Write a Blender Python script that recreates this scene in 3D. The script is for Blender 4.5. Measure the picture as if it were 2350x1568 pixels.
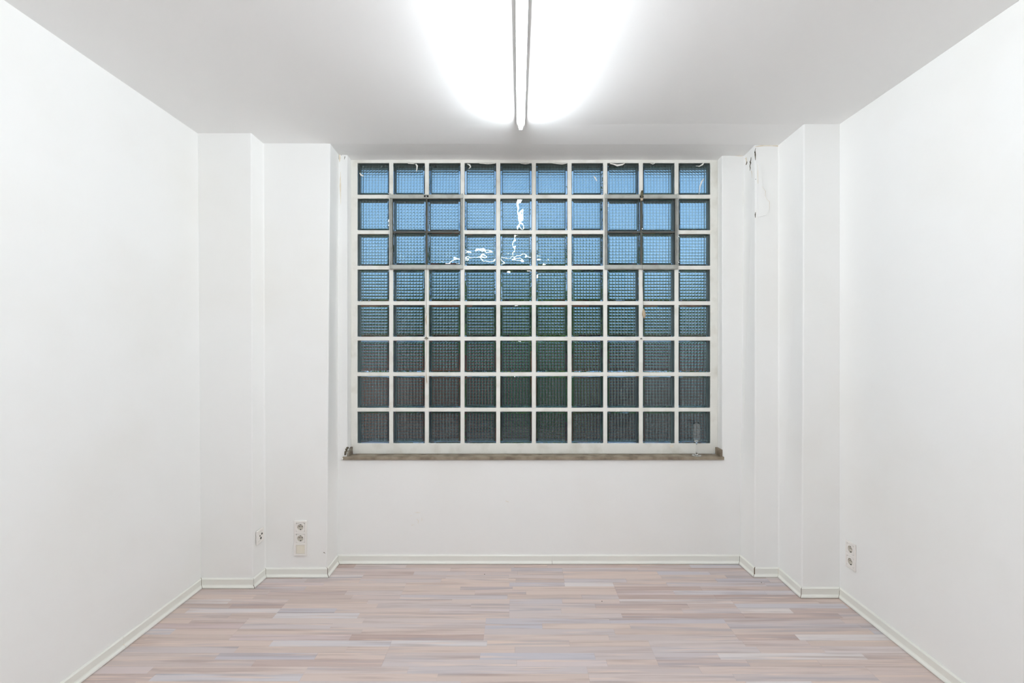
import bpy, bmesh, math, random
from mathutils import Vector, Matrix
random.seed(7)
SC = bpy.context.scene
COL = SC.collection
for o in list(bpy.data.objects):
    bpy.data.objects.remove(o)

# ------------------------------------------------------------------ camera
F_PX, VX, VY, EYE = 1110.0, 1190.0, 785.0, 1.5
cd = bpy.data.cameras.new('camera')
cam = bpy.data.objects.new('camera', cd); COL.objects.link(cam)
cam.location = (0, 0, EYE); cam.rotation_euler = (math.pi / 2, 0, 0)
cd.sensor_width = 36; cd.lens = F_PX / 2350 * 36
cd.shift_x = (1175 - VX) / 2350; cd.shift_y = (VY - 784) / 2350
cd.clip_start = 0.02; cd.clip_end = 500
SC.camera = cam

# ------------------------------------------------------------------ sky: even blue dusk sky, a little paler at the horizon
world = bpy.data.worlds.new('dusk_sky'); SC.world = world; world.use_nodes = True
wn = world.node_tree.nodes; wl = world.node_tree.links; wn.clear()
w_out = wn.new('ShaderNodeOutputWorld'); w_bg = wn.new('ShaderNodeBackground')
w_tc = wn.new('ShaderNodeTexCoord'); w_sep = wn.new('ShaderNodeSeparateXYZ'); w_rp = wn.new('ShaderNodeValToRGB')
wl.new(w_tc.outputs['Generated'], w_sep.inputs[0]); wl.new(w_sep.outputs['Z'], w_rp.inputs[0])
w_rp.color_ramp.elements[0].position = 0.0; w_rp.color_ramp.elements[0].color = (0.20, 0.37, 0.60, 1)
w_rp.color_ramp.elements[1].position = 0.6; w_rp.color_ramp.elements[1].color = (0.13, 0.27, 0.56, 1)
SKY_STRENGTH = 1.25
w_bg.inputs['Strength'].default_value = SKY_STRENGTH
w_no = wn.new('ShaderNodeTexNoise'); w_no.inputs['Scale'].default_value = 10.0; w_no.inputs['Detail'].default_value = 3     # broken evening cloud
wl.new(w_tc.outputs['Generated'], w_no.inputs['Vector'])
w_mr = wn.new('ShaderNodeMapRange'); w_mr.inputs['From Min'].default_value = .38; w_mr.inputs['From Max'].default_value = .62
wl.new(w_no.outputs['Fac'], w_mr.inputs['Value'])
w_mx = wn.new('ShaderNodeMix'); w_mx.data_type = 'RGBA'; w_mx.inputs['B'].default_value = (0.50, 0.68, 0.98, 1)
w_fc = wn.new('ShaderNodeMath'); w_fc.operation = 'MULTIPLY'; w_fc.inputs[1].default_value = 1.0
wl.new(w_mr.outputs[0], w_fc.inputs[0]); wl.new(w_fc.outputs[0], w_mx.inputs['Factor']); wl.new(w_rp.outputs[0], w_mx.inputs['A'])
wl.new(w_mx.outputs['Result'], w_bg.inputs['Color']); wl.new(w_bg.outputs[0], w_out.inputs['Surface'])

# ------------------------------------------------------------------ exposure, tubes
TUBE_STRENGTH = 109.0
SC.view_settings.view_transform = 'Standard'; SC.view_settings.look = 'None'
SC.view_settings.exposure = 0.0; SC.view_settings.gamma = 1.0
SC.view_settings.use_curve_mapping = False
cy = SC.cycles
cy.max_bounces = 14; cy.diffuse_bounces = 7; cy.glossy_bounces = 6
cy.transmission_bounces = 14; cy.transparent_max_bounces = 8
cy.caustics_reflective = False; cy.caustics_refractive = True
cy.use_denoising = True
cy.sample_clamp_indirect = 9.0

# ------------------------------------------------------------------ helpers
def lin(r, g, b):
    f = lambda c: (c / 255) / 12.92 if c <= 10 else ((c / 255 + 0.055) / 1.055) ** 2.4
    return (f(r), f(g), f(b), 1)

def mat(name, color, rough=0.6, metal=0.0, bump=None, spec=0.5, var=None):
    """bump: (scale, strength, distance); var: (scale, second colour, low, high)"""
    m = bpy.data.materials.new(name); m.use_nodes = True
    n, l = m.node_tree.nodes, m.node_tree.links
    b = n['Principled BSDF']
    b.inputs['Base Color'].default_value = color
    b.inputs['Roughness'].default_value = rough; b.inputs['Metallic'].default_value = metal
    b.inputs['Specular IOR Level'].default_value = spec
    g = n.new('ShaderNodeNewGeometry')
    if var:
        t = n.new('ShaderNodeTexNoise'); t.inputs['Scale'].default_value = var[0]; t.inputs['Detail'].default_value = 5
        r = n.new('ShaderNodeValToRGB'); r.color_ramp.elements[0].position = var[2]; r.color_ramp.elements[1].position = var[3]
        r.color_ramp.elements[0].color = color; r.color_ramp.elements[1].color = var[1]
        l.new(g.outputs['Position'], t.inputs['Vector']); l.new(t.outputs['Fac'], r.inputs[0]); l.new(r.outputs[0], b.inputs['Base Color'])
    if bump:
        t = n.new('ShaderNodeTexNoise'); t.inputs['Scale'].default_value = bump[0]; t.inputs['Detail'].default_value = 4
        u = n.new('ShaderNodeBump'); u.inputs['Strength'].default_value = bump[1]; u.inputs['Distance'].default_value = bump[2]
        l.new(g.outputs['Position'], t.inputs['Vector']); l.new(t.outputs['Fac'], u.inputs['Height']); l.new(u.outputs[0], b.inputs['Normal'])
    return m

def obj(name, bm, m=None, parent=None, smooth=False, loc=None, rot=None):
    me = bpy.data.meshes.new(name)
    bmesh.ops.recalc_face_normals(bm, faces=bm.faces) if getattr(bm, 'recalc', True) else None
    bm.to_mesh(me); bm.free()
    if m: me.materials.append(m)
    if smooth:
        for p in me.polygons: p.use_smooth = True
    o = bpy.data.objects.new(name, me); COL.objects.link(o)
    if parent: o.parent = parent
    if loc: o.location = loc
    if rot: o.rotation_euler = rot
    return o

def tag(o, label=None, cat=None, group=None, kind=None):
    for k, v in (('label', label), ('category', cat), ('group', group), ('kind', kind)):
        if v: o[k] = v
    return o

def thing(name, label, cat, loc=(0, 0, 0), rot=(0, 0, 0), group=None):
    o = bpy.data.objects.new(name, None); COL.objects.link(o)
    o.location = loc; o.rotation_euler = rot; o.empty_display_size = 0.05
    return tag(o, label, cat, group)

def box(bm, x0, x1, y0, y1, z0, z1, bev=0.0, seg=2):
    vs = [bm.verts.new((x, y, z)) for x in (x0, x1) for y in (y0, y1) for z in (z0, z1)]
    fs = [bm.faces.new([vs[i] for i in q]) for q in ((0, 1, 3, 2), (4, 6, 7, 5), (0, 4, 5, 1), (2, 3, 7, 6), (0, 2, 6, 4), (1, 5, 7, 3))]
    if bev > 0:
        es = list({e for f in fs for e in f.edges})
        bmesh.ops.bevel(bm, geom=es, offset=bev, segments=seg, affect='EDGES', profile=0.5)
    return bm

def nbox(*a, **k): return box(bmesh.new(), *a, **k)

def prism(bot, top):
    """closed solid between two polygons (lists of 3D points)"""
    bm = bmesh.new()
    a = [bm.verts.new(p) for p in bot]; b = [bm.verts.new(p) for p in top]
    n = len(a)
    bm.faces.new(a[::-1]); bm.faces.new(b)
    for i in range(n):
        bm.faces.new((a[i], a[(i + 1) % n], b[(i + 1) % n], b[i]))
    return bm

def tube(pts, r, n=8, bm=None, cap=True):
    bm = bm or bmesh.new()
    pts = [Vector(p) for p in pts]; rings = []
    for i, p in enumerate(pts):
        d = (pts[min(i + 1, len(pts) - 1)] - pts[max(i - 1, 0)]).normalized()
        up = Vector((0, 0, 1)) if abs(d.z) < 0.9 else Vector((0, 1, 0))
        a = d.cross(up).normalized(); b = d.cross(a)
        rr = r[i] if isinstance(r, (list, tuple)) else r
        rings.append([bm.verts.new(p + (a * math.cos(t) + b * math.sin(t)) * rr) for t in [2 * math.pi * k / n for k in range(n)]])
    for u, v in zip(rings, rings[1:]):
        for k in range(n): bm.faces.new((u[k], u[(k + 1) % n], v[(k + 1) % n], v[k]))
    if cap:
        bm.faces.new(rings[0][::-1]); bm.faces.new(rings[-1])
    return bm

def lathe(prof, n=32, closed=True):
    bm = bmesh.new(); rings = []
    for r, z in prof:
        if r < 1e-6: rings.append([bm.verts.new((0, 0, z))])
        else: rings.append([bm.verts.new((r * math.cos(2 * math.pi * k / n), r * math.sin(2 * math.pi * k / n), z)) for k in range(n)])
    for u, v in zip(rings, rings[1:]):
        for k in range(n):
            j = (k + 1) % n
            if len(u) == 1 and len(v) == 1: continue
            if len(u) == 1: bm.faces.new((u[0], v[k], v[j]))
            elif len(v) == 1: bm.faces.new((u[k], u[j], v[0]))
            else: bm.faces.new((u[k], u[j], v[j], v[k]))
    return bm

def at(px, py, Y):
    """point of the place that the photograph shows at (px, py), at depth Y"""
    return Vector(((px - VX) / F_PX * Y, Y, EYE + (VY - py) / F_PX * Y))

def on_wall(px, py, a, b, lift=0.0):
    """point on the vertical wall through plan points a, b"""
    dx, dz = (px - VX) / F_PX, (VY - py) / F_PX
    nx, ny = (b[1] - a[1]), -(b[0] - a[0])
    L = math.hypot(nx, ny); nx, ny = nx / L, ny / L
    if nx * a[0] + ny * a[1] > 0: nx, ny = -nx, -ny      # towards the camera
    t = (nx * a[0] + ny * a[1] + lift) / (nx * dx + ny)
    return Vector((t * dx, t, EYE + t * dz)), Vector((nx, ny, 0))

# ------------------------------------------------------------------ materials
PAINT = lin(243, 243, 241)
m_wall = mat('white_wall_paint', PAINT, 0.55, bump=(9, 0.25, 0.006), spec=0.3, var=(1.3, lin(239, 238, 234), 0.45, 0.75))
m_ceil = mat('white_ceiling_paint', lin(244, 244, 243), 0.7, bump=(14, 0.2, 0.004), spec=0.2)
m_mortar = mat('painted_mortar', lin(234, 233, 226), 0.6, bump=(60, 0.5, 0.002), spec=0.3, var=(9, lin(212, 209, 198), 0.5, 0.8))
m_base = mat('baseboard_plastic', lin(236, 236, 229), 0.35, spec=0.4)
m_brown = mat('brown_joint', lin(96, 72, 48), 0.9)
m_sill = mat('weathered_wood', lin(150, 138, 120), 0.75, bump=(70, 0.5, 0.002), var=(14, lin(112, 98, 82), 0.4, 0.65))
m_metal = mat('grey_painted_steel', lin(178, 180, 174), 0.45, metal=0.15, bump=(80, 0.15, 0.001), var=(20, lin(150, 149, 140), 0.45, 0.8))
m_gasket = mat('dark_grey_putty', lin(84, 84, 78), 0.8)
m_black = mat('black_hole', lin(20, 19, 17), 0.8)
m_cord = mat('tarnished_cord', lin(86, 84, 62), 0.9)
m_ribbon = mat('brown_cord_end', lin(188, 170, 144), 0.9)
m_crack = mat('dark_crack', lin(70, 62, 50), 1.0, var=(60, lin(120, 110, 92), 0.4, 0.7))
m_stain = mat('beige_damp_stain', lin(226, 213, 192), 0.9, var=(40, lin(235, 228, 214), 0.35, 0.65))
m_plate = mat('cream_white_plastic', lin(239, 235, 230), 0.3, spec=0.5)
m_cream = mat('yellowed_plastic', lin(236, 230, 215), 0.35, spec=0.5)
m_recess = mat('socket_well_plastic', lin(206, 200, 188), 0.4)
m_lampbody = mat('white_lamp_housing', lin(225, 226, 224), 0.4)
m_flake = mat('white_paint_flake', lin(232, 230, 222), 0.6)

def glass_mat(name, color, bump):
    m = bpy.data.materials.new(name); m.use_nodes = True
    n, l = m.node_tree.nodes, m.node_tree.links; n.clear()
    o = n.new('ShaderNodeOutputMaterial'); g = n.new('ShaderNodeBsdfGlass')
    g.inputs['Color'].default_value = color; g.inputs['IOR'].default_value = 1.5; g.inputs['Roughness'].default_value = 0.0
    l.new(g.outputs[0], o.inputs['Surface'])
    if bump:
        tc = n.new('ShaderNodeNewGeometry')
        t = n.new('ShaderNodeTexNoise'); t.inputs['Scale'].default_value = bump[0]; t.inputs['Detail'].default_value = 1
        u = n.new('ShaderNodeBump'); u.inputs['Strength'].default_value = bump[1]; u.inputs['Distance'].default_value = bump[2]
        l.new(tc.outputs['Position'], t.inputs['Vector']); l.new(t.outputs['Fac'], u.inputs['Height']); l.new(u.outputs[0], g.inputs['Normal'])
    return m
m_glass = glass_mat('pressed_block_glass', (0.885, 0.955, 0.965, 1), (14, 1.0, 0.0016))
m_coat = mat('block_edge_coating', lin(172, 174, 164), .7)
m_flute = glass_mat('clear_crystal', (0.985, 0.99, 0.99, 1), None)

m_tube = bpy.data.materials.new('glowing_tube'); m_tube.use_nodes = True
_n = m_tube.node_tree.nodes; _n.clear()
_e = _n.new('ShaderNodeEmission'); _e.inputs['Color'].default_value = (0.935, 1.0, 1.055, 1); _e.inputs['Strength'].default_value = TUBE_STRENGTH
_o = _n.new('ShaderNodeOutputMaterial'); m_tube.node_tree.links.new(_e.outputs[0], _o.inputs['Surface'])

# floor staves: a tone attribute per stave picks the colour, stretched noise gives the grain
m_floor = bpy.data.materials.new('limed_wood_laminate'); m_floor.use_nodes = True
def _floor():
    n, l = m_floor.node_tree.nodes, m_floor.node_tree.links
    b = n['Principled BSDF']
    at_ = n.new('ShaderNodeAttribute'); at_.attribute_name = 'tone'
    rp = n.new('ShaderNodeValToRGB'); rp.color_ramp.interpolation = 'LINEAR'
    stops = [(0.0, (187, 165, 157)), (0.15, (205, 189, 184)), (0.3, (210, 191, 181)), (0.45, (201, 191, 191)), (0.58, (196, 178, 170)),
             (0.7, (213, 195, 185)), (0.8, (191, 186, 192)), (0.9, (219, 211, 208)), (1.0, (201, 183, 181))]
    e = rp.color_ramp.elements
    e[0].position, e[0].color = stops[0][0], lin(*stops[0][1]); e[1].position, e[1].color = 1.0, lin(*stops[-1][1])
    for p, c in stops[1:-1]:
        k = e.new(p); k.color = lin(*c)
    l.new(at_.outputs['Fac'], rp.inputs[0])
    g = n.new('ShaderNodeNewGeometry')
    mp = n.new('ShaderNodeMapping'); mp.inputs['Scale'].default_value = (1.6, 34, 1)
    off = n.new('ShaderNodeVectorMath'); off.operation = 'SCALE'; off.inputs[0].default_value = (37, 91, 13)
    l.new(at_.outputs['Fac'], off.inputs['Scale'])
    add = n.new('ShaderNodeVectorMath'); add.operation = 'ADD'
    l.new(g.outputs['Position'], mp.inputs['Vector']); l.new(mp.outputs[0], add.inputs[0]); l.new(off.outputs[0], add.inputs[1])
    def layer(prev, scale, detail, lo, hi, colr, fac, dist):
        t = n.new('ShaderNodeTexNoise'); t.inputs['Scale'].default_value = scale; t.inputs['Detail'].default_value = detail; t.inputs['Distortion'].default_value = dist
        l.new(add.outputs[0], t.inputs['Vector'])
        r = n.new('ShaderNodeMapRange'); r.inputs['From Min'].default_value = lo; r.inputs['From Max'].default_value = hi
        r.inputs['To Max'].default_value = fac; l.new(t.outputs['Fac'], r.inputs['Value'])
        mx = n.new('ShaderNodeMix'); mx.data_type = 'RGBA'; mx.blend_type = 'MIX'
        l.new(r.outputs[0], mx.inputs['Factor']); l.new(prev, mx.inputs['A']); mx.inputs['B'].default_value = colr
        return mx.outputs['Result']
    c = layer(rp.outputs[0], 1.0, 4, 0.5, 0.72, lin(158, 134, 126), 0.6, 0.4)
    c = layer(c, 0.6, 2, 0.56, 0.70, lin(164, 158, 164), 0.55, 0.8)
    c = layer(c, 1.7, 3, 0.57, 0.72, lin(228, 205, 190), 0.6, 0.2)
    l.new(c, b.inputs['Base Color'])
    b.inputs['Roughness'].default_value = 0.42; b.inputs['Specular IOR Level'].default_value = 0.45
_floor()

# ================================================================== ROOM SHELL
def lerp_tab(t, y):
    if y <= t[0][0]: return t[0][1]
    for (a, b), (c, d) in zip(t, t[1:]):
        if y <= c: return b + (d - b) * (y - a) / (c - a)
    return t[-1][1]
LT = [(1.84, 1.302), (2.955, 1.275), (3.09, 1.269), (3.278, 1.270), (3.35, 1.262)]
RT = [(1.82, 1.288), (2.845, 1.283), (3.095, 1.260), (3.278, 1.262), (3.35, 1.260)]
def ceil_z(x, y):
    u = min(max((x + 1.95) / 3.84, 0), 1)
    return EYE + lerp_tab(LT, y) * (1 - u) + lerp_tab(RT, y) * u
ROOM_BACK = -1.75
# ceiling: slightly sagging slab
bm = bmesh.new()
xs = [-2.2 + 4.4 * i / 12 for i in range(13)]; ys = [ROOM_BACK - .2, -.9, 0, 1, 1.84, 2.4, 2.845, 2.955, 3.09, 3.278, 3.35, 3.6]
lo = [[bm.verts.new((x, y, ceil_z(x, y) + 0.0015 * math.sin(x * 5 + y * 3))) for y in ys] for x in xs]
hi = [[bm.verts.new((x, y, 3.0)) for y in ys] for x in xs]
for i in range(12):
    for j in range(len(ys) - 1):
        bm.faces.new((lo[i][j], lo[i][j + 1], lo[i + 1][j + 1], lo[i + 1][j])); bm.faces.new((hi[i][j], hi[i + 1][j], hi[i + 1][j + 1], hi[i][j + 1]))
for i in range(12):
    for j in (0, -1): bm.faces.new((lo[i][j], lo[i + 1][j], hi[i + 1][j], hi[i][j]))
for j in range(len(ys) - 1):
    for i in (0, -1): bm.faces.new((lo[i][j], lo[i][j + 1], hi[i][j + 1], hi[i][j]))
ceiling = tag(obj('ceiling', bm, m_ceil), 'white painted ceiling with the tube lamp, sagging a little towards the window', kind='structure')

ZT = 2.86                       # wall tops run up into the ceiling slab
XL0, XL1 = -1.940, -1.960       # left wall at the foot / at the ceiling
XR = 1.890
def leaning(pts):               # pts: (x_bottom, x_top, y)
    bot = [(xb, y, 0) for xb, xt, y in pts]
    top = [(xb + (xt - xb) * ZT / 2.77, y, ZT) for xb, xt, y in pts]
    return prism(bot, top)
def soften(o, w=0.007):
    b = o.modifiers.new('soft_edges', 'BEVEL'); b.width = w; b.segments = 3; b.limit_method = 'ANGLE'; b.angle_limit = 0.6
    return o
wall_left = tag(obj('wall_left', leaning([(XL0, XL1, ROOM_BACK), (XL0, XL1, 3.278), (-2.16, -2.18, 3.278), (-2.16, -2.18, ROOM_BACK)]), m_wall), 'plain white wall on the left side', kind='structure')
wall_right = tag(obj('wall_right', leaning([(XR, XR, ROOM_BACK), (XR, XR, 3.278), (2.1, 2.1, 3.278), (2.1, 2.1, ROOM_BACK)]), m_wall), 'plain white wall on the right side', kind='structure')
wall_rear = tag(obj('wall_rear', nbox(-2.18, 2.1, ROOM_BACK - .2, ROOM_BACK, 0, ZT), mat('reflection_darkening_taupe', lin(128, 123, 118), .8)), 'unseen wall behind the viewer, toned taupe to darken the block reflections', kind='structure')  # out of view; taupe assumed so the lower blocks mirror something dark
A, B, C_, D, E = (-1.940, -1.960, 2.955), (-1.622, -1.632, 2.955), (-1.619, -1.631, 3.09), (-1.225, -1.203, 3.09), (-1.2285, -1.218, 3.278)
Fp, G, H, I, J = (1.503, 1.530, 3.278), (1.513, 1.513, 3.095), (1.667, 1.664, 3.095), (1.6667, 1.679, 2.845), (1.890, 1.890, 2.845)
pier_left = soften(tag(obj('wall_left_pier', leaning([(-1.97, -1.99, 2.955), B, C_, D, (-1.2289, -1.2195, 3.305), (-1.97, -1.99, 3.305)]), m_wall), 'stepped white wall pier left of the window', kind='structure'))
pier_right = soften(tag(obj('wall_right_pier', leaning([(1.5015, 1.5325, 3.305), G, H, I, (1.92, 1.92, 2.845), (1.92, 1.92, 3.305)]), m_wall), 'stepped white wall pier right of the window with cracked plaster', kind='structure'))
YF, YW, YB = 3.278, 3.35, 3.44      # wall front, window face, window back
RX0, RX1 = -1.161, 1.379            # window recess
SILL_Z = 0.724
bm = bmesh.new()
ring = [(-2.18, 0), (2.1, 0), (2.1, ZT), (RX1, ZT), (RX1, SILL_Z - 0.021), (RX0, SILL_Z - 0.021), (RX0, ZT), (-2.18, ZT)]
fr = [bm.verts.new((x, YF, z)) for x, z in ring]; bk = [bm.verts.new((x, YB, z)) for x, z in ring]
bm.faces.new(fr); bm.faces.new(bk[::-1])
for i in range(8): bm.faces.new((fr[i], bk[i], bk[(i + 1) % 8], fr[(i + 1) % 8]))
wall_back = soften(tag(obj('wall_back', bm, m_wall), 'white window wall with chipped plaster under the sill', kind='structure'), 0.006)

# ================================================================== FLOOR
slab = nbox(-2.0, 1.95, ROOM_BACK, 3.3, -0.05, -0.0085)
floor = tag(obj('floor', slab, m_brown), 'pinkish limed wood laminate floor laid across the room', kind='structure')
BW, STW = 0.195, 0.04875
def stave_mesh(bm, x0, x1, y0, y1, h, tone, lay, g0, g1):
    a = [bm.verts.new((x, y, z)) for z in (-0.008, h) for x, y in ((x0 + .0002, y0 + g0), (x1 - .0002, y0 + g0), (x1 - .0002, y1 - g1), (x0 + .0002, y1 - g1))]
    for q in ((4, 5, 6, 7), (0, 1, 5, 4), (1, 2, 6, 5), (2, 3, 7, 6), (3, 0, 4, 7)):
        f = bm.faces.new([a[i] for i in q])
        f[lay] = tone
def attr_layer(bm): return bm.faces.layers.float.new('tone')
stuff = bmesh.new(); slay = attr_layer(stuff)
staves = []
rnd = random.Random(21)
nb = 0
y0 = 2.235 - BW * 27
while y0 < 3.29:
    xb = -2.0 - rnd.uniform(0, 1.28)
    while xb < 1.95:
        for s in range(4):
            x = xb
            while x < xb + 1.285 - 1e-6:
                L = rnd.choice((0.32, 0.43, 0.5, 0.58, 0.66)) * rnd.uniform(.9, 1.1)
                x1 = x + L
                if xb + 1.285 - x1 < 0.2: x1 = xb + 1.285
                a, b2 = max(x, -1.945), min(x1, 1.892)
                ya, yb = y0 + s * STW, y0 + (s + 1) * STW
                yb = min(yb, 3.278)
                tone = rnd.random()
                hid = ya > 3.09 and (b2 < -1.23 or a > 1.67) or ya > 2.955 and b2 < -1.62 or ya > 2.845 and a > 1.667 or ya > 3.095 and a > 1.513
                if b2 - a > 0.01 and yb - ya > .004 and ya > ROOM_BACK and not hid:
                    g0, g1 = (.0003 if s == 0 else .0001), (.0003 if s == 3 else .0001)
                    if yb > 2.10: staves.append((a, b2, ya, yb, tone, g0, g1))
                    else: stave_mesh(stuff, a, b2, ya, yb, 0, tone, slay, g0, g1)
                x = x1
        xb += 1.285
    y0 += BW
for (a, b2, ya, yb, tone, g0, g1) in staves:
    bm = bmesh.new(); lay = attr_layer(bm)
    cx, cyy = (a + b2) / 2, (ya + yb) / 2
    stave_mesh(bm, a - cx, b2 - cx, ya - cyy, yb - cyy, 0, tone, lay, g0, g1)
    obj('plank', bm, m_floor, floor, loc=(cx, cyy, 0))
near = obj('planks_near_viewer', stuff, m_floor, floor); near['kind'] = 'stuff'
print('STAVES', len(staves))

# ================================================================== BASEBOARDS
PROF = [(0, 0.002), (0, .058), (.004, .058), (.009, .052), (.0085, .020), (.011, .015), (.017, .011), (.019, .007), (.019, .002)]
plan = [(-1.940, ROOM_BACK), (-1.940, 2.955), (-1.622, 2.955), (-1.619, 3.09), (-1.225, 3.09), (-1.2285, 3.278), (1.503, 3.278), (1.513, 3.095), (1.667, 3.095), (1.6667, 2.845), (1.890, 2.845), (1.890, ROOM_BACK)]
def seg_n(a, b):
    d = Vector((b[0] - a[0], b[1] - a[1])).normalized()
    return Vector((d.y, -d.x))
mit = []
for i, p in enumerate(plan):
    if i == 0: mit.append(seg_n(p, plan[1])); continue
    if i == len(plan) - 1: mit.append(seg_n(plan[i - 1], p)); continue
    n1, n2 = seg_n(plan[i - 1], p), seg_n(p, plan[i + 1])
    mit.append((n1 + n2) / (1 + n1.dot(n2)))
def board(i, parent, t0=0.0, t1=1.0, g0=.0012, g1=.0012):
    a, b = Vector(plan[i]), Vector(plan[i + 1]); d = (b - a).normalized(); n = seg_n(a, b)
    bm = bmesh.new(); r0, r1 = [], []
    for dd, z in PROF:
        p = (a + mit[i] * dd if t0 == 0 else a.lerp(b, t0) + n * dd) + d * g0
        q = (b + mit[i + 1] * dd if t1 == 1 else a.lerp(b, t1) + n * dd) - d * g1
        r0.append(bm.verts.new((p.x, p.y, z))); r1.append(bm.verts.new((q.x, q.y, z)))
    k = len(PROF)
    for j in range(k): bm.faces.new((r0[j], r0[(j + 1) % k], r1[(j + 1) % k], r1[j]))
    bm.faces.new(r0); bm.faces.new(r1[::-1])
    return obj('board', bm, m_base, parent)
def joint(i, parent, zlo, zhi, w=.0016, pos=None, m=m_brown, extra=.0004):
    """brown line in an open mitre"""
    if pos is None: p = Vector(plan[i]); mm = mit[i]
    else: p = Vector(plan[i]).lerp(Vector(plan[i + 1]), pos); mm = seg_n(plan[i], plan[i + 1])
    side = Vector((-mm.y, mm.x)).normalized() * w / 2
    pr = [(dd, z) for dd, z in PROF if dd > 0]
    bm = bmesh.new()
    zz = [z for z in (zhi, .052, .035, .020, .015, .011, .007, zlo) if zlo <= z <= zhi]
    def dz(z):
        t = sorted([(q[1], q[0]) for q in pr])
        return lerp_tab(t, z)
    rows = []
    for z in zz:
        o2 = p + mm * (dz(z) + extra)
        rows.append([bm.verts.new((v.x, v.y, z)) for v in (p + side, p - side, o2 - side, o2 + side)])
    for u, v in zip(rows, rows[1:]):
        for k in range(4): bm.faces.new((u[k], u[(k + 1) % 4], v[(k + 1) % 4], v[k]))
    bm.faces.new(rows[0]); bm.faces.new(rows[-1][::-1])
    return obj('joint', bm, m, parent)
def bb(name, label):
    o = bpy.data.objects.new(name, None); COL.objects.link(o); return tag(o, label, kind='structure')
b_left = bb('baseboard_left', 'white plastic skirting along the left wall and its stepped pier')
b_back = bb('baseboard_back', 'white plastic skirting under the window in two lengths')
b_right = bb('baseboard_right', 'white plastic skirting along the right wall and its stepped pier')
tj = (on_wall(284, 1500, (-1.931, 0), (-1.931, 3))[0].y - ROOM_BACK) / (2.955 - ROOM_BACK)
board(0, b_left, 0, tj, g1=.0004); board(0, b_left, tj, 1, g0=.0004)
for i in (1, 2, 3, 4): board(i, b_left)
tb = (0.2265 + 1.2285) / (1.503 + 1.2285)
board(5, b_back, 0, tb, g1=.0003); board(5, b_back, tb, 1, g0=.0003)
for i in (6, 7, 8, 9, 10): board(i, b_right)
joint(1, b_left, .014, .058, .0042); joint(1, b_left, .003, .0139, .002)
joint(2, b_left, .003, .018, .0022); joint(3, b_left, .018, .055, .002); joint(4, b_left, .003, .058, .0024)
joint(5, b_back, .003, .019, .0036); joint(6, b_back, .003, .05, .0018); joint(5, b_back, .003, .020, .0016, pos=tb)
joint(7, b_right, .018, .058, .0046); joint(7, b_right, .003, .0179, .0018); joint(9, b_right, .003, .055, .0022)
joint(10, b_right, .003, .04, .0018); joint(8, b_right, .02, .058, .0014, m=m_stain)
joint(0, b_left, .016, .022, .008, pos=tj, m=m_stain)

# ================================================================== WINDOW OF GLASS BLOCKS
CX = [-1.0066 + .2473 * i for i in range(10)]
CZ = [2.6304 - .2462 * j for j in range(8)]
HW = .1095                                   # half size of the glass that shows
SASH = {(c, r) for c in (1, 2, 7, 8) for r in (1, 2)}
def in_sash(c, r): return (c, r) in SASH
gx = [RX0 - .0] + [v for c in CX for v in (c - HW, c + HW)] + [RX1]
gz = [SILL_Z] + [v for c in CZ[::-1] for v in (c - HW, c + HW)] + [ZT]
nx, nz = len(gx) - 1, len(gz) - 1
def hole(i, j):
    if i < 0 or j < 0 or i >= nx or j >= nz: return None
    if i % 2 == 1 and j % 2 == 1: return True
    def cells(k): return [(k - 1) // 2] if k % 2 == 1 else [k // 2 - 1, k // 2]
    for ci in cells(i):
        for rj in cells(j):
            if not in_sash(ci, 7 - rj): return False
    if i % 2 == 0 and cells(i) == [2, 3]: return False
    return True
bm = bmesh.new(); vc = {}
rj = random.Random(5); jit = {}
def gv(i, j, y):
    k = (i, j, y)
    if k not in vc: vc[k] = bm.verts.new((gx[i], y, gz[j]))
    return vc[k]
YM0, YM1 = YW, YB - .01
for i in range(nx):
    for j in range(nz):
        if hole(i, j): continue
        bm.faces.new((gv(i, j, YM0), gv(i + 1, j, YM0), gv(i + 1, j + 1, YM0), gv(i, j + 1, YM0)))
        bm.faces.new((gv(i, j, YM1), gv(i, j + 1, YM1), gv(i + 1, j + 1, YM1), gv(i + 1, j, YM1)))
        for (di, dj, e) in ((-1, 0, ((i, j), (i, j + 1))), (1, 0, ((i + 1, j), (i + 1, j + 1))), (0, -1, ((i, j), (i + 1, j))), (0, 1, ((i, j + 1), (i + 1, j + 1)))):
            h = hole(i + di, j + dj)
            if h or h is None:
                (p, q) = e
                bm.faces.new((gv(*p, YM0), gv(*q, YM0), gv(*q, YM1), gv(*p, YM1)))
window = tag(obj('window_1', bm, m_mortar), 'wide glass block window with white mortar grid and two metal vents', kind='structure')
_b = window.modifiers.new('soft_edges', 'BEVEL'); _b.width = .003; _b.segments = 2; _b.limit_method = 'ANGLE'

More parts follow.
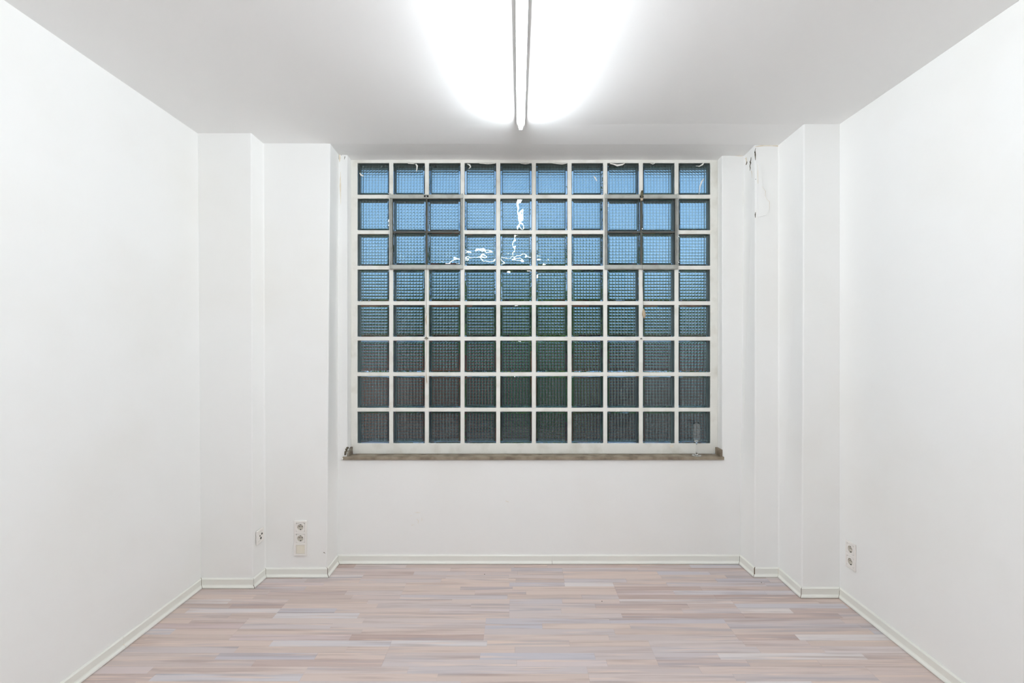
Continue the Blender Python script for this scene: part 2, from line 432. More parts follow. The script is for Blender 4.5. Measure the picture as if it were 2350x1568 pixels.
# one pressed hollow block: upright flutes on the room side, level flutes on the garden side
def rrect(h, r, n=3):
    pts = []
    for cx, cz, a0 in ((h - r, h - r, 0), (-h + r, h - r, 90), (-h + r, -h + r, 180), (h - r, -h + r, 270)):
        for k in range(n + 1):
            a = math.radians(a0 + 90 * k / n); pts.append((cx + r * math.cos(a), cz + r * math.sin(a)))
    return pts
def block_mesh():
    bm = bmesh.new(); T = .080
    # outer skin, chamfered towards both faces
    rings = []
    for h, r, y in ((.1035, .006, 0.0), (.1072, .008, .0016), (.1088, .009, .0055), (.1088, .009, T - .0055), (.1072, .008, T - .0016), (.1035, .006, T)):
        rings.append([bm.verts.new((x, y, z)) for x, z in rrect(h, r)])
    n = len(rings[0])
    for u, v in zip(rings, rings[1:]):
        for k in range(n): bm.faces.new((u[k], v[k], v[(k + 1) % n], u[(k + 1) % n]))
    bm.faces.new(rings[0]); bm.faces.new(rings[-1][::-1])
    bmesh.ops.recalc_face_normals(bm, faces=bm.faces)
    outer = set(bm.faces)
    # hollow
    W, NF, AMP = .0965, 9, .0030
    U = (0, .05, .12, .22, .35, .5, .65, .78, .88, .95)
    TT = [(k + u) / NF for k in range(NF) for u in U] + [1.0]
    NV = len(TT) - 1
    ya, yb = .010, T - .010
    prof = lambda t, AMP=AMP: AMP * (1 - abs(math.sin(math.pi * t * NF)) ** .62)
    fl = [[bm.verts.new((-W + 2 * W * t, ya + prof(t), z)) for t in TT] for z in (-W, W)]
    bl = [[bm.verts.new((x, yb - prof(t, .0021), -W + 2 * W * t)) for t in TT] for x in (-W, W)]
    flu = []
    for i in range(NV):
        flu.append(bm.faces.new((fl[0][i], fl[0][i + 1], fl[1][i + 1], fl[1][i])))
        flu.append(bm.faces.new((bl[0][i], bl[0][i + 1], bl[1][i + 1], bl[1][i])))
    bm.faces.new(fl[1] + [bl[1][-1], bl[0][-1]])
    bm.faces.new([bl[0][0], bl[1][0]] + fl[0][::-1])
    bm.faces.new([fl[0][0], fl[1][0]] + bl[0][::-1])
    bm.faces.new([fl[1][-1], fl[0][-1]] + bl[1])
    inner = [f for f in bm.faces if f not in outer]
    bmesh.ops.recalc_face_normals(bm, faces=inner)
    # recalc makes them point out of the hollow; they must point into it (out of the glass)
    cen = Vector((0, T / 2, 0))
    f0 = flu[0]
    if f0.normal.dot(cen - f0.calc_center_median()) < 0:
        bmesh.ops.reverse_faces(bm, faces=inner)
    for f in flu: f.smooth = True
    for f in outer:
        if len(f.verts) == 4: f.smooth = False
    # flutes meet in a crease
    for e in bm.edges:
        lf = [f for f in e.link_faces]
        if len(lf) == 2 and lf[0].normal.angle(lf[1].normal, 0) > 0.35: e.smooth = False
    for f in outer:                      # the block's rim carries an opaque grey edge coating
        if f.normal.y ** 2 < .01: f.material_index = 1
    me = bpy.data.meshes.new('glass_block'); bm.to_mesh(me); bm.free(); me.materials.append(m_glass); me.materials.append(m_coat)
    return me
BLOCK = block_mesh()
rb = random.Random(3)
def place_block(x, z, y, parent, sx=1, sz=1, loc_off=(0, 0, 0)):
    o = bpy.data.objects.new('glass_block', BLOCK); COL.objects.link(o); o.parent = parent
    o.location = (x - loc_off[0], y + rb.uniform(0, .0015) - loc_off[1], z - loc_off[2])
    o.rotation_euler = (math.radians(rb.gauss(0, .35)), 0, math.radians(rb.gauss(0, .35)))
    o.scale = (sx, 1, sz)
    return o
for r in range(8):
    for c in range(10):
        if not in_sash(c, r): place_block(CX[c], CZ[r], YW + .002, window)

# metal vents
YS = YW - .016
def vent(cx, label):
    cz = 2.2611
    X0, X1, Z0, Z1 = cx - .2535, cx + .2535, cz - .2575, cz + .2570      # outer edges
    ix, iz = .2330, .2290                                                 # inner opening
    parts = bmesh.new()
    box(parts, X0, X1, YS, YW + .05, cz + iz, Z1, .0022, 1)               # top rail
    box(parts, X0, X1, YS, YW + .05, Z0, cz - iz, .0022, 1)               # bottom rail
    for s in (-1, 1):
        a, b = sorted((cx + s * .2535, cx + s * .2470)); box(parts, a, b, YS + .003, YW + .05, cz - iz, cz + iz, .001, 1)
        a, b = sorted((cx + s * .2430, cx + s * .2370)); box(parts, a, b, YS + .003, YW + .05, cz - iz, cz + iz, .001, 1)
    v = obj('vent_frame', parts, m_metal, window); v['label'] = label
    g = bmesh.new()
    for s in (-1, 1):
        a, b = sorted((cx + s * .2468, cx + s * .2432)); box(g, a, b, YW + .004, YW + .04, cz - iz, cz + iz)
        a, b = sorted((cx + s * .2368, cx + s * .2330)); box(g, a, b, YS + .008, YW + .045, cz - iz, cz + iz)
    box(g, cx - .2328, cx + .2328, YW - .004, YW + .05, cz + .2262, cz + .2289); box(g, cx - .2328, cx + .2328, YW - .004, YW + .05, cz - .2289, cz - .2262)
    box(g, cx - .0055, cx + .0055, YW - .006, YW + .05, cz - .2260, cz + .2260)
    for s in (-1, 1):
        a, b = sorted((cx + s * .0056, cx + s * .2328)); box(g, a, b, YW - .003, YW + .05, cz - .006, cz + .006)
    gs = obj('glazing_bars', g, m_gasket, v); gs['label'] = 'dark grey inner bars'
    for sx_ in (-1, 1):
        for sz_ in (-1, 1):
            place_block(cx + sx_ * .1192, cz + sz_ * .1160, YW - .002, v, 1.0385, 1.008)
    # folded tabs at the corners
    for sx_ in (-1, 1):
        t = obj('corner_tab', nbox(cx + sx_ * .2475 - .006, cx + sx_ * .2475 + .006, YS - .0025, YS - .0003, cz + iz + .002, Z1 + .005, .0008, 1), m_metal, v)
    return v, cx, cz, Z1
v1, c1, z1, zt1 = vent((CX[1] + CX[2]) / 2, 'grey metal vent frame on the left')
v2, c2, z2, zt2 = vent((CX[7] + CX[8]) / 2, 'grey metal vent frame on the right')
lt = obj('latch_slot', nbox(c1 - .016, c1 + .016, YS - .0025, YS - .0004, 2.4985, 2.511, .001, 1), m_black, v1); lt['label'] = 'black latch slot'
hk = bmesh.new(); box(hk, c1 - .003, c1 + .003, YS - .010, YS - .0028, 2.494, 2.506, .001, 1)
obj('latch_tongue', hk, m_metal, v1)
lt = obj('latch_slot', nbox(c2 - .013, c2 + .013, YS - .0025, YS - .0004, 2.495, 2.508, .001, 1), m_black, v2)
bm = bmesh.new()
box(bm, c2 - .009, c2 + .009, YS - .012, YS - .0028, 2.508, 2.529, .002, 1); box(bm, c2 - .006, c2 + .007, YS - .016, YS - .004, 2.5295, 2.541, .003, 2)
box(bm, c2 - .006, c2 + .006, YS - .010, YS - .0028, 2.4905, 2.5075, .001, 1)
o = obj('latch', bm, mat('tarnished_brass', lin(104, 100, 78), .5, .5), v2); o['label'] = 'tarnished raised latch'
o = obj('latch_block', nbox(c2 - .009, c2 + .008, YS - .011, YS - .0008, 2.472, 2.4895, .002, 1), mat('pale_latch_block', lin(176, 160, 140), .6), v2); o['label'] = 'pale block under the latch'

# pull cords
YC = YS - .006
def cordpts(lst, y=YC): return [at(px, py, y) for px, py in lst]
pc = thing('pull_cord', 'long thin pull cord with brown frayed end hanging from the left metal vent', 'cord', tuple(at(979, 878, YC)))
org = Vector(pc.location)
def rel(pts, o_=None): return [p - (o_ or org) for p in pts]
obj('cord', tube(rel(cordpts([(979, 453), (980, 480), (979.5, 530), (978, 580), (979, 608), (977.5, 650), (978.5, 700), (977, 716), (978, 722)])), .0011, 6), m_cord, pc, True)
o = obj('knot', tube(rel(cordpts([(978, 721), (978.4, 726), (977.6, 733), (978.2, 740), (978, 746)])), [.0012, .003, .0042, .0034, .0012], 8), m_ribbon, pc, True); o['label'] = 'brown frayed knot'
o = obj('cord_tail', tube(rel(cordpts([(978, 746), (978.6, 765), (979.4, 775), (979.6, 800), (978.8, 815), (976.6, 835), (977.6, 855), (978.6, 868), (979.6, 876), (980, 880)])), [.0011] * 7 + [.0026, .003, .0012], 6), m_ribbon, pc, True); o['label'] = 'brown lower end of the cord'
pc2 = thing('pull_cord', 'short pull cord ending in a beige tassel hanging from the right metal vent', 'cord', tuple(at(1478, 729, YC)))
org2 = Vector(pc2.location)
obj('cord', tube(rel(cordpts([(1473.5, 462), (1475.5, 500), (1475, 560), (1474, 608), (1475, 650), (1476, 688), (1476.6, 705), (1477, 712)]), org2), .0011, 6), m_cord, pc2, True)
o = obj('tassel', tube(rel(cordpts([(1476.8, 708), (1477.2, 714), (1477.6, 721), (1478.2, 726), (1478.8, 731)]), org2), [.001, .009, .0135, .0105, .004], 10), m_ribbon, pc2, True)
o.scale = (1, 1, 1); o['label'] = 'beige looped tassel'
def cleat(px, py, w, label):
    p = at(px, py, YW - .001); bm = bmesh.new()
    for s in (-1, 1):
        q = [Vector((s * w * .15, 0, w * .55)), Vector((s * w, 0, -w * .1)), Vector((s * w * .8, 0, -w * .45)), Vector((s * w * .1, 0, w * .05))]
        a = [bm.verts.new(v) for v in q]; b = [bm.verts.new(v + Vector((0, -.004, 0))) for v in q]
        bm.faces.new(a); bm.faces.new(b[::-1])
        for k in range(4): bm.faces.new((a[k], b[k], b[(k + 1) % 4], a[(k + 1) % 4]))
    box(bm, -w * .12, w * .12, -.009, 0, -w * .6, w * .6)
    o = obj('cord_cleat', bm, mat('cleat_metal', lin(112, 110, 100), .45, .5), window, loc=p); o['label'] = label
cleat(978.5, 776, .0135, 'pronged metal cleat behind the long cord')
cleat(1471.5, 777.5, .008, 'tiny dark cleat under the right vent')

# flakes of old paint on the top blocks
def strip(pts, w, thick, parent, name, m, y, nrm=Vector((0, -1, 0)), curl=0.0, raw=False):
    P = [p for p in pts] if raw else [at(px, py, y) for px, py in pts]
    W = w if isinstance(w, (list, tuple)) else [w] * len(P)
    bm = bmesh.new(); rows = []
    for i, p in enumerate(P):
        d = (P[min(i + 1, len(P) - 1)] - P[max(i - 1, 0)]).normalized(); s = d.cross(nrm).normalized() * W[i] / 2
        out = nrm * (thick + curl * math.sin(math.pi * i / (len(P) - 1)))
        back = nrm * (curl * math.sin(math.pi * i / (len(P) - 1)) + 0.0001)
        rows.append([bm.verts.new(v) for v in (p - s + back, p + s + back, p + s + out, p - s + out)])
    for u, v in zip(rows, rows[1:]):
        for k in range(4): bm.faces.new((u[k], u[(k + 1) % 4], v[(k + 1) % 4], v[k]))
    bm.faces.new(rows[0][::-1]); bm.faces.new(rows[-1])
    return obj(name, bm, m, parent)
YG = YW + .0005
for pts, w in (([(954, 376), (957.5, 381), (957, 388), (955.5, 395)], [.006, .012, .008, .002]),
               ([(1072, 376), (1078, 379), (1080, 384), (1076, 387)], [.003, .01, .008, .003]),
               ([(825.5, 397), (829, 402), (834, 404.5)], [.006, .011, .006]),
               ([(1362, 404), (1366, 409), (1369.5, 416)], [.004, .010, .005]),
               ([(1616, 409), (1610, 417), (1606, 428), (1604, 446)], [.003, .010, .007, .002]),
               ([(1597, 381), (1605, 382), (1612, 378), (1615, 374)], [.002, .006, .010, .006]),
               ([(1400, 375.5), (1409, 377.5), (1416, 380), (1428, 378), (1434, 375)], [.004, .008, .014, .010, .003]),
               ([(936, 375.5), (944, 375.8), (952, 376.5)], [.003, .006, .003]),
               ([(1195, 375.3), (1205, 376.8), (1215, 375.4)], [.003, .006, .003]),
               ([(1268, 375), (1290, 377), (1300, 375)], [.002, .007, .003]),
               ([(1492, 375), (1498, 377), (1503, 374.5)], [.002, .006, .003]),
               ([(1100, 375), (1120, 376.5), (1136, 375)], [.003, .006, .003])):
    strip(pts, w, .0006, window, 'paint_flake', m_flake, YG, curl=.003)

# sill board
YSF = 3.262
sill_pts = [(-1.188, YSF), (1.388, YSF), (1.388, YF - .0003), (RX1 - .0005, YF - .0003), (RX1 - .0005, YW - .0005), (RX0 + .0005, YW - .0005), (RX0 + .0005, YF - .0003), (-1.188, YF - .0003)]
zb = SILL_Z - .0205
sill = soften(obj('window_sill', prism([(x, y, zb) for x, y in sill_pts], [(x, y, SILL_Z) for x, y in sill_pts]), m_sill, window), .0025)
sill['label'] = 'weathered grey-brown wooden sill'
up = soften(obj('sill_upturn', nbox(1.361, RX1 - .0006, YSF + .006, YW - .001, SILL_Z + .0003, SILL_Z + .048), m_sill, window), .002); up['label'] = 'wooden end piece of the sill on the right'
# broken end piece, left
bot, top = [], []
prof = [(YW - .001, .050), (YW - .022, .050), (YW - .036, .045), (YW - .040, .040), (YW - .055, .035), (YW - .066, .034), (YW - .070, .026), (YSF + .008, .016), (YSF + .004, 0.0003), (YW - .001, 0.0003)]
bm = prism([(RX0 + .0005, y, SILL_Z + z) for y, z in prof], [(-1.1475, y, SILL_Z + z) for y, z in prof])
o = obj('sill_upturn', bm, mat('broken_dark_wood', lin(104, 90, 78), .9, bump=(120, .8, .003), var=(40, lin(140, 134, 120), .4, .6)), window); o['label'] = 'broken wooden end piece of the sill on the left'
rg = random.Random(2); bm = bmesh.new()
for k in range(9):      # splintered outer edge biting into the plaster
    t = k / 8; px = 791 + 7 * t + rg.uniform(-1, 1); py = 1043 - 16 * t + rg.uniform(-1, 1)
    p = at(px, py, YF - .003); s = rg.uniform(.006, .011)
    mtx = Matrix.Translation(p) @ Matrix.Rotation(rg.uniform(0, 3), 4, 'Y')
    bmesh.ops.create_icosphere(bm, subdivisions=1, radius=s, matrix=mtx @ Matrix.Diagonal((1, .35, .8, 1)))
o = obj('splinters', bm, m_crack, window)
# bright cut end at the sill's left
o = obj('chipped_end', lathe([(0, 0), (.0055, .001), (.007, .004), (.0045, .007), (0, .0075)], 10), m_flake, window, loc=at(785.8, 1052.5, YSF + .004), rot=(math.pi / 2, 0.5, 0))

# ================================================================== LAMPS
def tube_lamp(name, label, loc, rotz, L=1.50, zc=None, group=None):
    """loc: one end of the tube, it runs along local -Y"""
    x, y, zt = loc
    t = thing(name, label, 'lamp', loc, (0, 0, rotz), group)
    obj('housing', nbox(-.0235, .0235, -L - .045, .045, -.046, -.0005, .003, 2), m_lampbody, t)
    tb_ = obj('tube', tube([(0, -.012, -.076), (0, -L + .012, -.076)], .0130, 20), m_tube, t, True)
    tb_['label'] = 'glowing fluorescent tube'
    for yy in (.0, -L):
        b = bmesh.new(); s = 1 if yy == 0 else -1
        box(b, -.0105, .0105, yy - .008, yy + .008, -.0915, -.0462, .004, 2)
        obj('tube_holder', b, m_lampbody, t)
        tube([(0, yy - s * .0085, -.076), (0, yy - s * .0115, -.076)], .0122, 16, bmesh.new()).free()
    for k in (-.35, -1.1):
        obj('mounting_clip', nbox(-.0250, .0250, k - .008, k + .008, -.0475, -.030, .001, 1), m_lampbody, t)
    return t
tube_lamp('ceiling_lamp', 'white fluorescent batten lamp with bare glowing tube on the ceiling before the window', (.0125, 2.735, ceil_z(0, 2.0) - .004), 0, 1.5)
tube_lamp('ceiling_lamp', 'second fluorescent batten lamp in line behind the first, seen mirrored in the glass blocks', (.004, 1.12, ceil_z(0, 0) - .002), 0, 1.5)
tube_lamp('ceiling_lamp', 'fluorescent batten lamp mounted crosswise, seen mirrored as level streaks in the glass blocks', (.30, -.75, ceil_z(0, 0) - .002), -math.pi / 2, 1.5)

# ================================================================== SOCKETS
def plate_with_round_well(bm, h, r, y0, depth, n=24):
    """square face of half size h at y0 with a round well of radius r"""
    sq = []
    for k in range(n):
        a = 2 * math.pi * (k + .5) / n; c, s = math.cos(a), math.sin(a); q = h / max(abs(c), abs(s)); sq.append((c * q, s * q))
    o_ = [bm.verts.new((x, y0, z)) for x, z in sq]; ob = [bm.verts.new((x, y0 + .004, z)) for x, z in sq]
    ci = [bm.verts.new((r * math.cos(2 * math.pi * (k + .5) / n), y0, r * math.sin(2 * math.pi * (k + .5) / n))) for k in range(n)]
    for k in range(n):
        j = (k + 1) % n
        bm.faces.new((o_[k], o_[j], ci[j], ci[k])); bm.faces.new((o_[k], ob[k], ob[j], o_[j]))
    bmesh.ops.recalc_face_normals(bm, faces=bm.faces)
def well(r, y0, depth, n=24):
    bm = bmesh.new()
    a = [bm.verts.new((r * math.cos(2 * math.pi * (k + .5) / n), y0, r * math.sin(2 * math.pi * (k + .5) / n))) for k in range(n)]
    b = [bm.verts.new((v.co.x * .96, y0 + depth, v.co.z * .96)) for v in a]
    for k in range(n): bm.faces.new((a[k], b[k], b[(k + 1) % n], a[(k + 1) % n]))
    bm.faces.new(b)
    return bm
def frame_with_windows(H, W, centres, hs, y0, y1):
    bm = bmesh.new()
    xs_ = [-W / 2, -hs, hs, W / 2]; zs_ = [-H / 2]
    for c in centres: zs_ += [c - hs, c + hs]
    zs_ += [H / 2]; vv = {}
    def v(i, j, y):
        if (i, j, y) not in vv: vv[(i, j, y)] = bm.verts.new((xs_[i], y, zs_[j]))
        return vv[(i, j, y)]
    nj = len(zs_) - 1
    hol = lambda i, j: i == 1 and 0 <= j < nj and j % 2 == 1
    for i in range(3):
        for j in range(nj):
            if hol(i, j): continue
            bm.faces.new((v(i, j, y0), v(i + 1, j, y0), v(i + 1, j + 1, y0), v(i, j + 1, y0)))
            bm.faces.new((v(i, j, y1), v(i, j + 1, y1), v(i + 1, j + 1, y1), v(i + 1, j, y1)))
            for di, dj, p, q in ((-1, 0, (i, j), (i, j + 1)), (1, 0, (i + 1, j), (i + 1, j + 1)), (0, -1, (i, j), (i + 1, j)), (0, 1, (i, j + 1), (i + 1, j + 1))):
                a, b = i + di, j + dj
                if a < 0 or a > 2 or b < 0 or b >= nj or hol(a, b):
                    bm.faces.new((v(*p, y0), v(*q, y0), v(*q, y1), v(*p, y1)))
    return bm
def schuko(t, zc):
    bm = bmesh.new(); plate_with_round_well(bm, .0268, .0190, -.0082, 0)
    s = obj('socket_insert', bm, m_plate, t, loc=(0, 0, zc))
    for f in s.data.polygons: f.use_smooth = False
    w = obj('socket_well', well(.0190, -.0082, .0068), m_recess, s); w['label'] = 'round recessed well'
    for x in (-.0095, .0095):
        obj('pin_hole', tube([(x, -.0022, .002), (x, -.0014, .002)], .0027, 12), m_black, s)
    obj('screw', tube([(0, -.0026, .002), (0, -.0014, .002)], .0020, 10), m_crack, s)
    for sz_ in (-1, 1):
        obj('earth_clip', nbox(-.0022, .0022, -.0070, -.0014, sz_ * .0158 - .0018, sz_ * .0158 + .0018, .0005, 1), m_gasket if sz_ > 0 else m_black, s)
    return s
def outlet(name, label, loc, rot, n, H, kinds, mfr=None):
    t = thing(name, label, 'socket', loc, rot)
    cs = [(k - (n - 1) / 2) * .071 for k in range(n)]
    f = obj('frame', frame_with_windows(H, .080, cs, .0275, -.0090, -.0002), mfr or m_plate, t)
    b = f.modifiers.new('b', 'BEVEL'); b.width = .0022; b.segments = 3; b.limit_method = 'ANGLE'
    for c, k in zip(cs, kinds):
        if k == 's': schuko(t, c)
        elif k == 'blank':
            q = obj('blank_cover', nbox(-.0268, .0268, -.0065, -.0002, c - .0268, c + .0268, .001, 1), m_cream, t); q['label'] = 'blank yellowed cover'
            obj('cover_rim', nbox(-.0215, .0215, -.0078, -.0066, c - .0235, c + .0200, .0006, 1), m_cream, q)
        elif k == 'ant':
            q = obj('port_cover', nbox(-.0268, .0268, -.0080, -.0002, c - .0268, c + .0268, .001, 1), m_plate, t)
            for x, z, r, h in ((-.010, .004, .0042, .0016), (.012, .010, .0058, .0016), (.000, -.013, .0066, .0016)):
                obj('port_ring', tube([(x, -.0081, c + z), (x, -.0100, c + z)], r + .0016, 16), m_recess, q)
                obj('port_hole', tube([(x, -.0101, c + z), (x, -.0105, c + z)], r, 16), m_black, q)
    return t
outlet('wall_socket', 'triple white wall outlet, two power sockets above a blank cover, on the left pier', (-1.3906, 3.09, .2475), (0, 0, 0), 3, .222, ['blank', 's', 's'])
outlet('wall_socket', 'single white outlet with dark round ports on the inward side of the left pier step', (-1.6195 + .0006, 3.021, .288), (0, 0, math.pi / 2), 1, .084, ['ant'])
outlet('wall_socket', 'double white power socket on the right wall near the corner', (1.890, 2.745, .288), (0, 0, -math.pi / 2), 2, .151, ['s', 's'])

# ================================================================== CHAMPAGNE FLUTE
fp = Vector((1.216, 3.304, SILL_Z + .0004))
prof = [(0, .0000), (.0325, .0000), (.0328, .0010), (.0300, .0022), (.0150, .0045), (.0060, .0095), (.0038, .0180), (.0032, .040), (.0031, .070), (.0040, .082), (.0075, .090), (.0150, .0975), (.0220, .1060), (.0252, .1170),
        (.0254, .140), (.0244, .175), (.0228, .212), (.0222, .2240), (.0216, .2243), (.0212, .2240), (.0218, .212), (.0234, .175), (.0243, .140), (.0240, .1190), (.0205, .1085), (.0130, .1010), (.0050, .0965), (0, .0955)]
t = thing('champagne_flute', 'clear empty champagne flute standing at the right end of the wooden sill', 'glass', tuple(fp))
bm = lathe(prof, 40)
bmesh.ops.recalc_face_normals(bm, faces=bm.faces)
obj('glass_body', bm, m_flute, t, True)

# ================================================================== DAMAGE ON THE WALLS
FG = ((1.5285, 3.278), (1.513, 3.095)); GH = ((1.513, 3.0949), (1.667, 3.0949)); BK = ((-1, YF), (1, YF)); DE = ((-1.204, 3.09), (-1.2175, 3.278))
def crack(pts, widths, wall, parent, m=m_crack, name='crack', thick=.0026):
    P = [on_wall(px, py, *wall) for px, py in pts]; n = P[0][1]
    return strip([p for p, _ in P], widths, thick, parent, name, m, 0, nrm=n, raw=True)
crack([(1733.8, 340), (1732.2, 347), (1731.4, 351)], [.0008, .002, .003], GH, pier_right)
crack([(1732.6, 348), (1733, 356), (1733.4, 368)], [.004, .006, .001], GH, pier_right)
crack([(1724.3, 361), (1723.6, 368), (1722, 372)], [.003, .009, .005], FG, pier_right)
crack([(1722, 370), (1723.2, 375), (1721.6, 381), (1722.6, 386), (1721.8, 392)], [.012, .016, .008, .010, .002], FG, pier_right)
crack([(1712.8, 378), (1714.6, 373), (1714.2, 370.6)], [.004, .006, .002], FG, pier_right)
crack([(1727.6, 416), (1728.2, 424), (1728.6, 434), (1728.6, 448)], [.001, .006, .007, .001], FG, pier_right)
crack([(1725.4, 392), (1726.4, 400), (1727.2, 415)], [.006, .004, .002], FG, pier_right, m_stain)
crack([(1733.6, 487), (1733, 493), (1733.4, 500)], [.001, .005, .001], GH, pier_right)
crack([(1733.5, 411.2), (1734.4, 412)], [.003, .003], GH, pier_right)
crack([(1746, 428), (1750, 432), (1753.5, 437)], [.001, .004, .001], GH, pier_right)
crack([(1739.4, 378), (1739.2, 400), (1739.3, 422)], [.0014, .0016, .001], GH, pier_right, m_stain)
crack([(1759, 459), (1764, 464), (1766.4, 467)], [.001, .0016, .001], GH, pier_right, m_stain)
crack([(1709.4, 365), (1712.5, 363), (1713.5, 372), (1712, 379)], [.004, .012, .014, .004], FG, pier_right, m_stain, 'stain', .0012)
crack([(1684, 357.6), (1692, 357.2), (1700, 356.9), (1709, 356.6)], [.001, .008, .014, .004], ((-1, YF - .0005), (1, YF - .0005)), wall_back, m_stain, 'stain', .0012)
crack([(1732, 337), (1750, 334.6), (1770, 334.8), (1786, 335.4)], [.002, .008, .004, .008], GH, pier_right, m_stain, 'stain', .0012)
crack([(777.3, 353), (777.4, 360), (777.6, 366)], [.002, .005, .001], BK, wall_back)
crack([(781, 354), (784.5, 356)], [.002, .005], BK, wall_back)
crack([(791.6, 359.5), (790.4, 366)], [.003, .0008], BK, wall_back)
crack([(779, 352), (780, 362), (779.4, 372)], [.010, .012, .002], BK, wall_back, m_stain, 'stain', .0012)
crack([(781.5, 395), (781, 425), (782, 470)], [.001, .010, .001], BK, wall_back, m_stain, 'stain', .0012)
def patch(pts, wall, parent, thick, m=m_wall, name='loose_plaster'):
    P = [on_wall(px, py, *wall) for px, py in pts]; n = P[0][1]
    return obj(name, prism([p + n * .0001 for p, _ in P], [p + n * thick for p, _ in P]), m, parent)
sc_ = lambda l: [(1690 + x / 7.836, 320 + y / 7.836) for x, y in l]
patch(sc_([(385, 440), (455, 450), (455, 840), (520, 940), (505, 1010), (590, 1130), (582, 1270), (520, 1370), (385, 1400), (375, 820), (392, 800)]), GH, pier_right, .0042)
crack(sc_([(455, 850), (520, 942), (508, 1010), (540, 1075), (592, 1132), (585, 1200), (583, 1270)]), [.0008, .002, .0014, .0012, .0018, .0012, .0006], GH, pier_right, m_stain, 'crack', .0046)
s5 = lambda l: [(740 + x / 3.484, 900 + y / 3.484) for x, y in l]
patch(s5([(700, 985), (735, 962), (780, 962), (775, 985), (800, 1020), (790, 1050), (760, 1035), (745, 1055), (715, 1060), (722, 1025), (690, 1005)]), BK, wall_back, .0016, m_plate if False else m_wall)
for l_ in ([(752, 1012), (768, 1030), (764, 1052)], [(782, 965), (760, 963), (738, 964)], [(792, 1005), (798, 1022), (790, 1032)], [(700, 990), (716, 984)], [(730, 1060), (712, 1066)]):
    crack(s5(l_), [.0008] + [.0022] * (len(l_) - 2) + [.0008], BK, wall_back, m_stain, 'chip', .0024)
crack([(1160, 1149.5), (1164, 1151.5), (1168, 1152.5)], [.001, .003, .001], BK, wall_back, m_stain, 'chip', .0012)
crack([(741.5, 1269), (743.5, 1268), (746.5, 1270.5)], [.001, .004, .001], ((-1.5, 3.0899), (-1, 3.0899)), pier_left, m_crack, 'chip', .0012)
patch(s5([(1035, 428), (1070, 425), (1066, 440), (1040, 445)]) if False else [(1537, 1022.5), (1546, 1021.5), (1545, 1026), (1539, 1028)], ((-1, YW - .0002), (1, YW - .0002)), window, .0006, m_stain, 'stain')
# crumbs on the floor
for i, (px, py) in enumerate(((1381.5, 1381), (1112, 1319), (1747.5, 1338))):
    Yc = EYE * F_PX / (py - VY); x = (px - VX) / F_PX * Yc
    bm = bmesh.new(); bmesh.ops.create_icosphere(bm, subdivisions=1, radius=.0032, matrix=Matrix.Diagonal((1, 1, .6, 1)))
    tag(obj('crumb', bm, m_crack, loc=(x, Yc, .0019)), ('dark crumb on the floor in the middle of the room', 'dark crumb on the floor just before the window wall', 'dark crumb on the floor beside the stepped right pier')[i], 'crumb')

# ================================================================== GARDEN OUTSIDE (seen through the blocks)
m_ground = mat('dark_soil', lin(74, 56, 46), .95, var=(3, lin(52, 44, 38), .4, .6))
m_gwall = mat('rusty_boards', lin(222, 108, 62), .85, bump=(30, .5, .01), var=(1.8, lin(120, 70, 54), .4, .62))
m_gwall2 = mat('dark_boards', lin(92, 66, 58), .85, bump=(30, .5, .01))
m_bark = mat('bark', lin(70, 58, 46), .9, bump=(30, .6, .01))
def leaf_mat(name, c1, c2): return mat(name, c1, .6, var=(2.2, c2, .4, .6))
m_leafs = [leaf_mat('leaves_mid_green', lin(118, 156, 58), lin(70, 106, 50)), leaf_mat('leaves_dark_green', lin(84, 124, 58), lin(52, 82, 46)), leaf_mat('leaves_yellow_green', lin(172, 188, 62), lin(104, 140, 54))]
tag(obj('garden_ground', nbox(-14, 14, 3.46, 30, -.25, -.1), m_ground), 'dark soil outside the window', kind='structure')
gw = thing('garden_fence', 'reddish brown board fence beyond the glass blocks', 'fence', (0, 7.6, -.1))
rf = random.Random(9)
for k in range(40):
    x = -7 + k * .36
    obj('board', nbox(-.172, .172, 0, .03, 0, 1.42 + rf.uniform(-.03, .03)), m_gwall if rf.random() < .45 else m_gwall2, gw, loc=(x, rf.uniform(0, .01), 0))
for z in (.25, 1.15): obj('rail', nbox(-7.2, 7.3, .045, .09, z, z + .08), m_gwall, gw)
def foliage(cx, cy, cz, rx, ry, rz, n, size, seed, m, parent, holes=0.0):
    r = random.Random(seed); bm = bmesh.new()
    blobs = [(Vector((r.gauss(0, .45) * rx, r.gauss(0, .45) * ry, r.gauss(0, .45) * rz)), r.uniform(.35, .6)) for _ in range(12)]
    for _ in range(n):
        c, s = r.choice(blobs)
        d = Vector((r.gauss(0, 1), r.gauss(0, 1), r.gauss(0, 1))).normalized() * (r.random() ** .4) * s
        p = c + Vector((d.x * rx, d.y * ry, d.z * rz)) + Vector((cx, cy, cz))
        u = Vector((r.gauss(0, 1), r.gauss(0, 1), r.gauss(0, 1))).normalized(); v = u.orthogonal().normalized(); L = size * r.uniform(.7, 1.3)
        a = [bm.verts.new(p + u * L), bm.verts.new(p + v * L * .45), bm.verts.new(p - u * L), bm.verts.new(p - v * L * .45)]
        bm.faces.new(a)
    o = obj('foliage', bm, m, parent); o['kind'] = 'stuff'
    return o
def bush(x, y, w, h, seed, k, label):
    t = thing('shrub', label, 'shrub', (x, y, -.1), group=None)
    foliage(0, 0, h * .58, w, .45, h * .5, 3600, .055, seed, m_leafs[k], t)
    bm = bmesh.new()
    for j in range(4):
        a = random.Random(seed + j).uniform(-.3, .3); tube([(a * .1, 0, 0), (a * .6, .03 * j, h * .35), (a * w * 2, .05 * j, h * .75)], [.025, .018, .008], 6, bm)
    obj('stems', bm, m_bark, t)
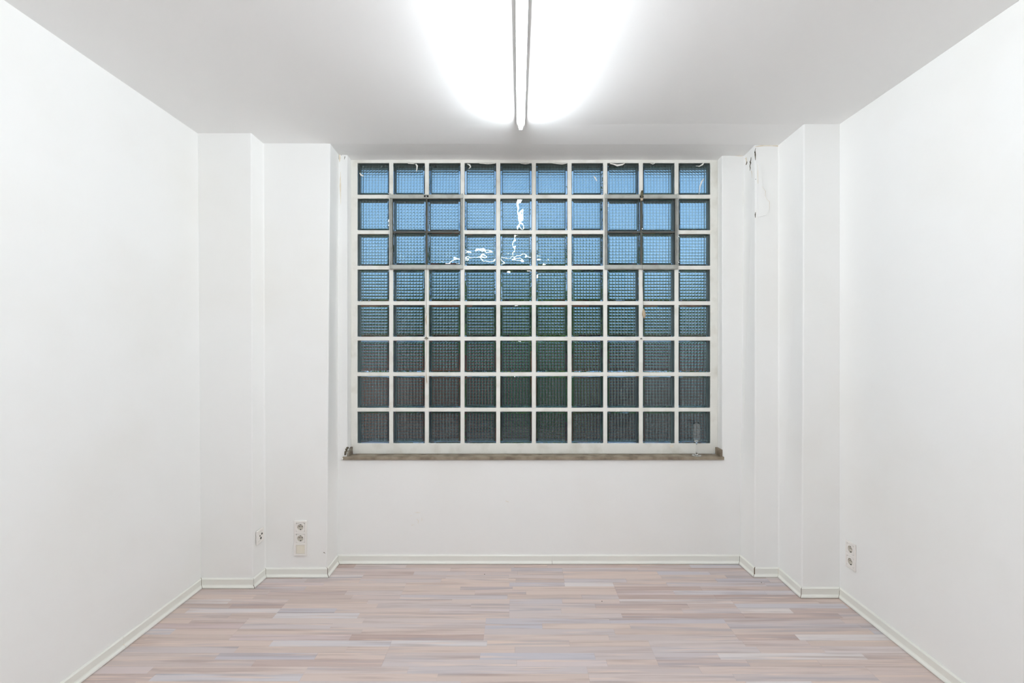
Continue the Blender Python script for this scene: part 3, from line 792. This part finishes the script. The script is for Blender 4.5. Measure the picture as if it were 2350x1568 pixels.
bush(-4.5, 9.2, .60, 2.7, 11, 1, 'dark green shrub behind the fence at the far left of the blocks')
bush(-2.7, 9.2, .60, 2.5, 12, 0, 'mid green shrub behind the fence left of the window centre')
bush(-1.0, 9.2, .66, 3.0, 13, 1, 'tall dark green shrub behind the fence just left of the window centre')
bush(.6, 9.2, .66, 2.7, 14, 2, 'yellow-green shrub behind the fence near the window centre')
bush(2.2, 9.2, .62, 2.6, 15, 0, 'mid green shrub behind the fence right of the window centre')
bush(4.1, 9.2, .5, 2.3, 17, 1, 'dark green shrub behind the fence at the far right of the blocks')
bush(.25, 6.4, .35, 1.3, 16, 0, 'low shrub in front of the fence near the window centre')
def tree(x, y, h, cw, ch, seed, k, label, n=2600, zc=None):
    t = thing('tree', label, 'tree', (x, y, -.1))
    obj('trunk', tube([(0, 0, 0), (.03, .02, h * .3), (-.03, 0, h * .6), (.02, 0, h * .9)], [.11, .09, .06, .02], 8), m_bark, t, True)
    foliage(0, 0, zc or h * .75, cw, cw * .8, ch, n, .07, seed, m_leafs[k], t)
    return t
tree(2.7, 6.3, 2.7, .75, .55, 31, 0, 'small leafy tree outside the right hand blocks', 1300, zc=2.1)
tree(-.9, 16.0, 6.5, 2.6, 2.0, 32, 1, 'large distant tree showing teal green behind the middle blocks', 3600, zc=4.4)
tree(-6.4, 17.0, 5.0, 1.6, 1.3, 33, 0, 'distant tree behind the left blocks', 2000, zc=3.4)

hd = thing('hedge', 'long dark clipped hedge closing the garden behind the shrubs', 'hedge', (0, 11.2, -.1))
obj('branches', nbox(-8, 4.9, -.22, .30, 0, 2.55), m_bark, hd)
rh = random.Random(77); bm = bmesh.new()
for _ in range(15000):
    p = Vector((rh.uniform(-8.1, 5.0), rh.uniform(-.42, -.18), rh.uniform(0, 2.72) + .10 * math.sin(rh.uniform(0, 6))))
    u = Vector((rh.gauss(0, 1), rh.gauss(0, .5), rh.gauss(0, 1))).normalized(); v = u.orthogonal().normalized(); L = rh.uniform(.04, .08)
    bm.faces.new([bm.verts.new(p + u * L), bm.verts.new(p + v * L * .5), bm.verts.new(p - u * L), bm.verts.new(p - v * L * .5)])
fo = obj('foliage', bm, m_leafs[0], hd); fo['kind'] = 'stuff'
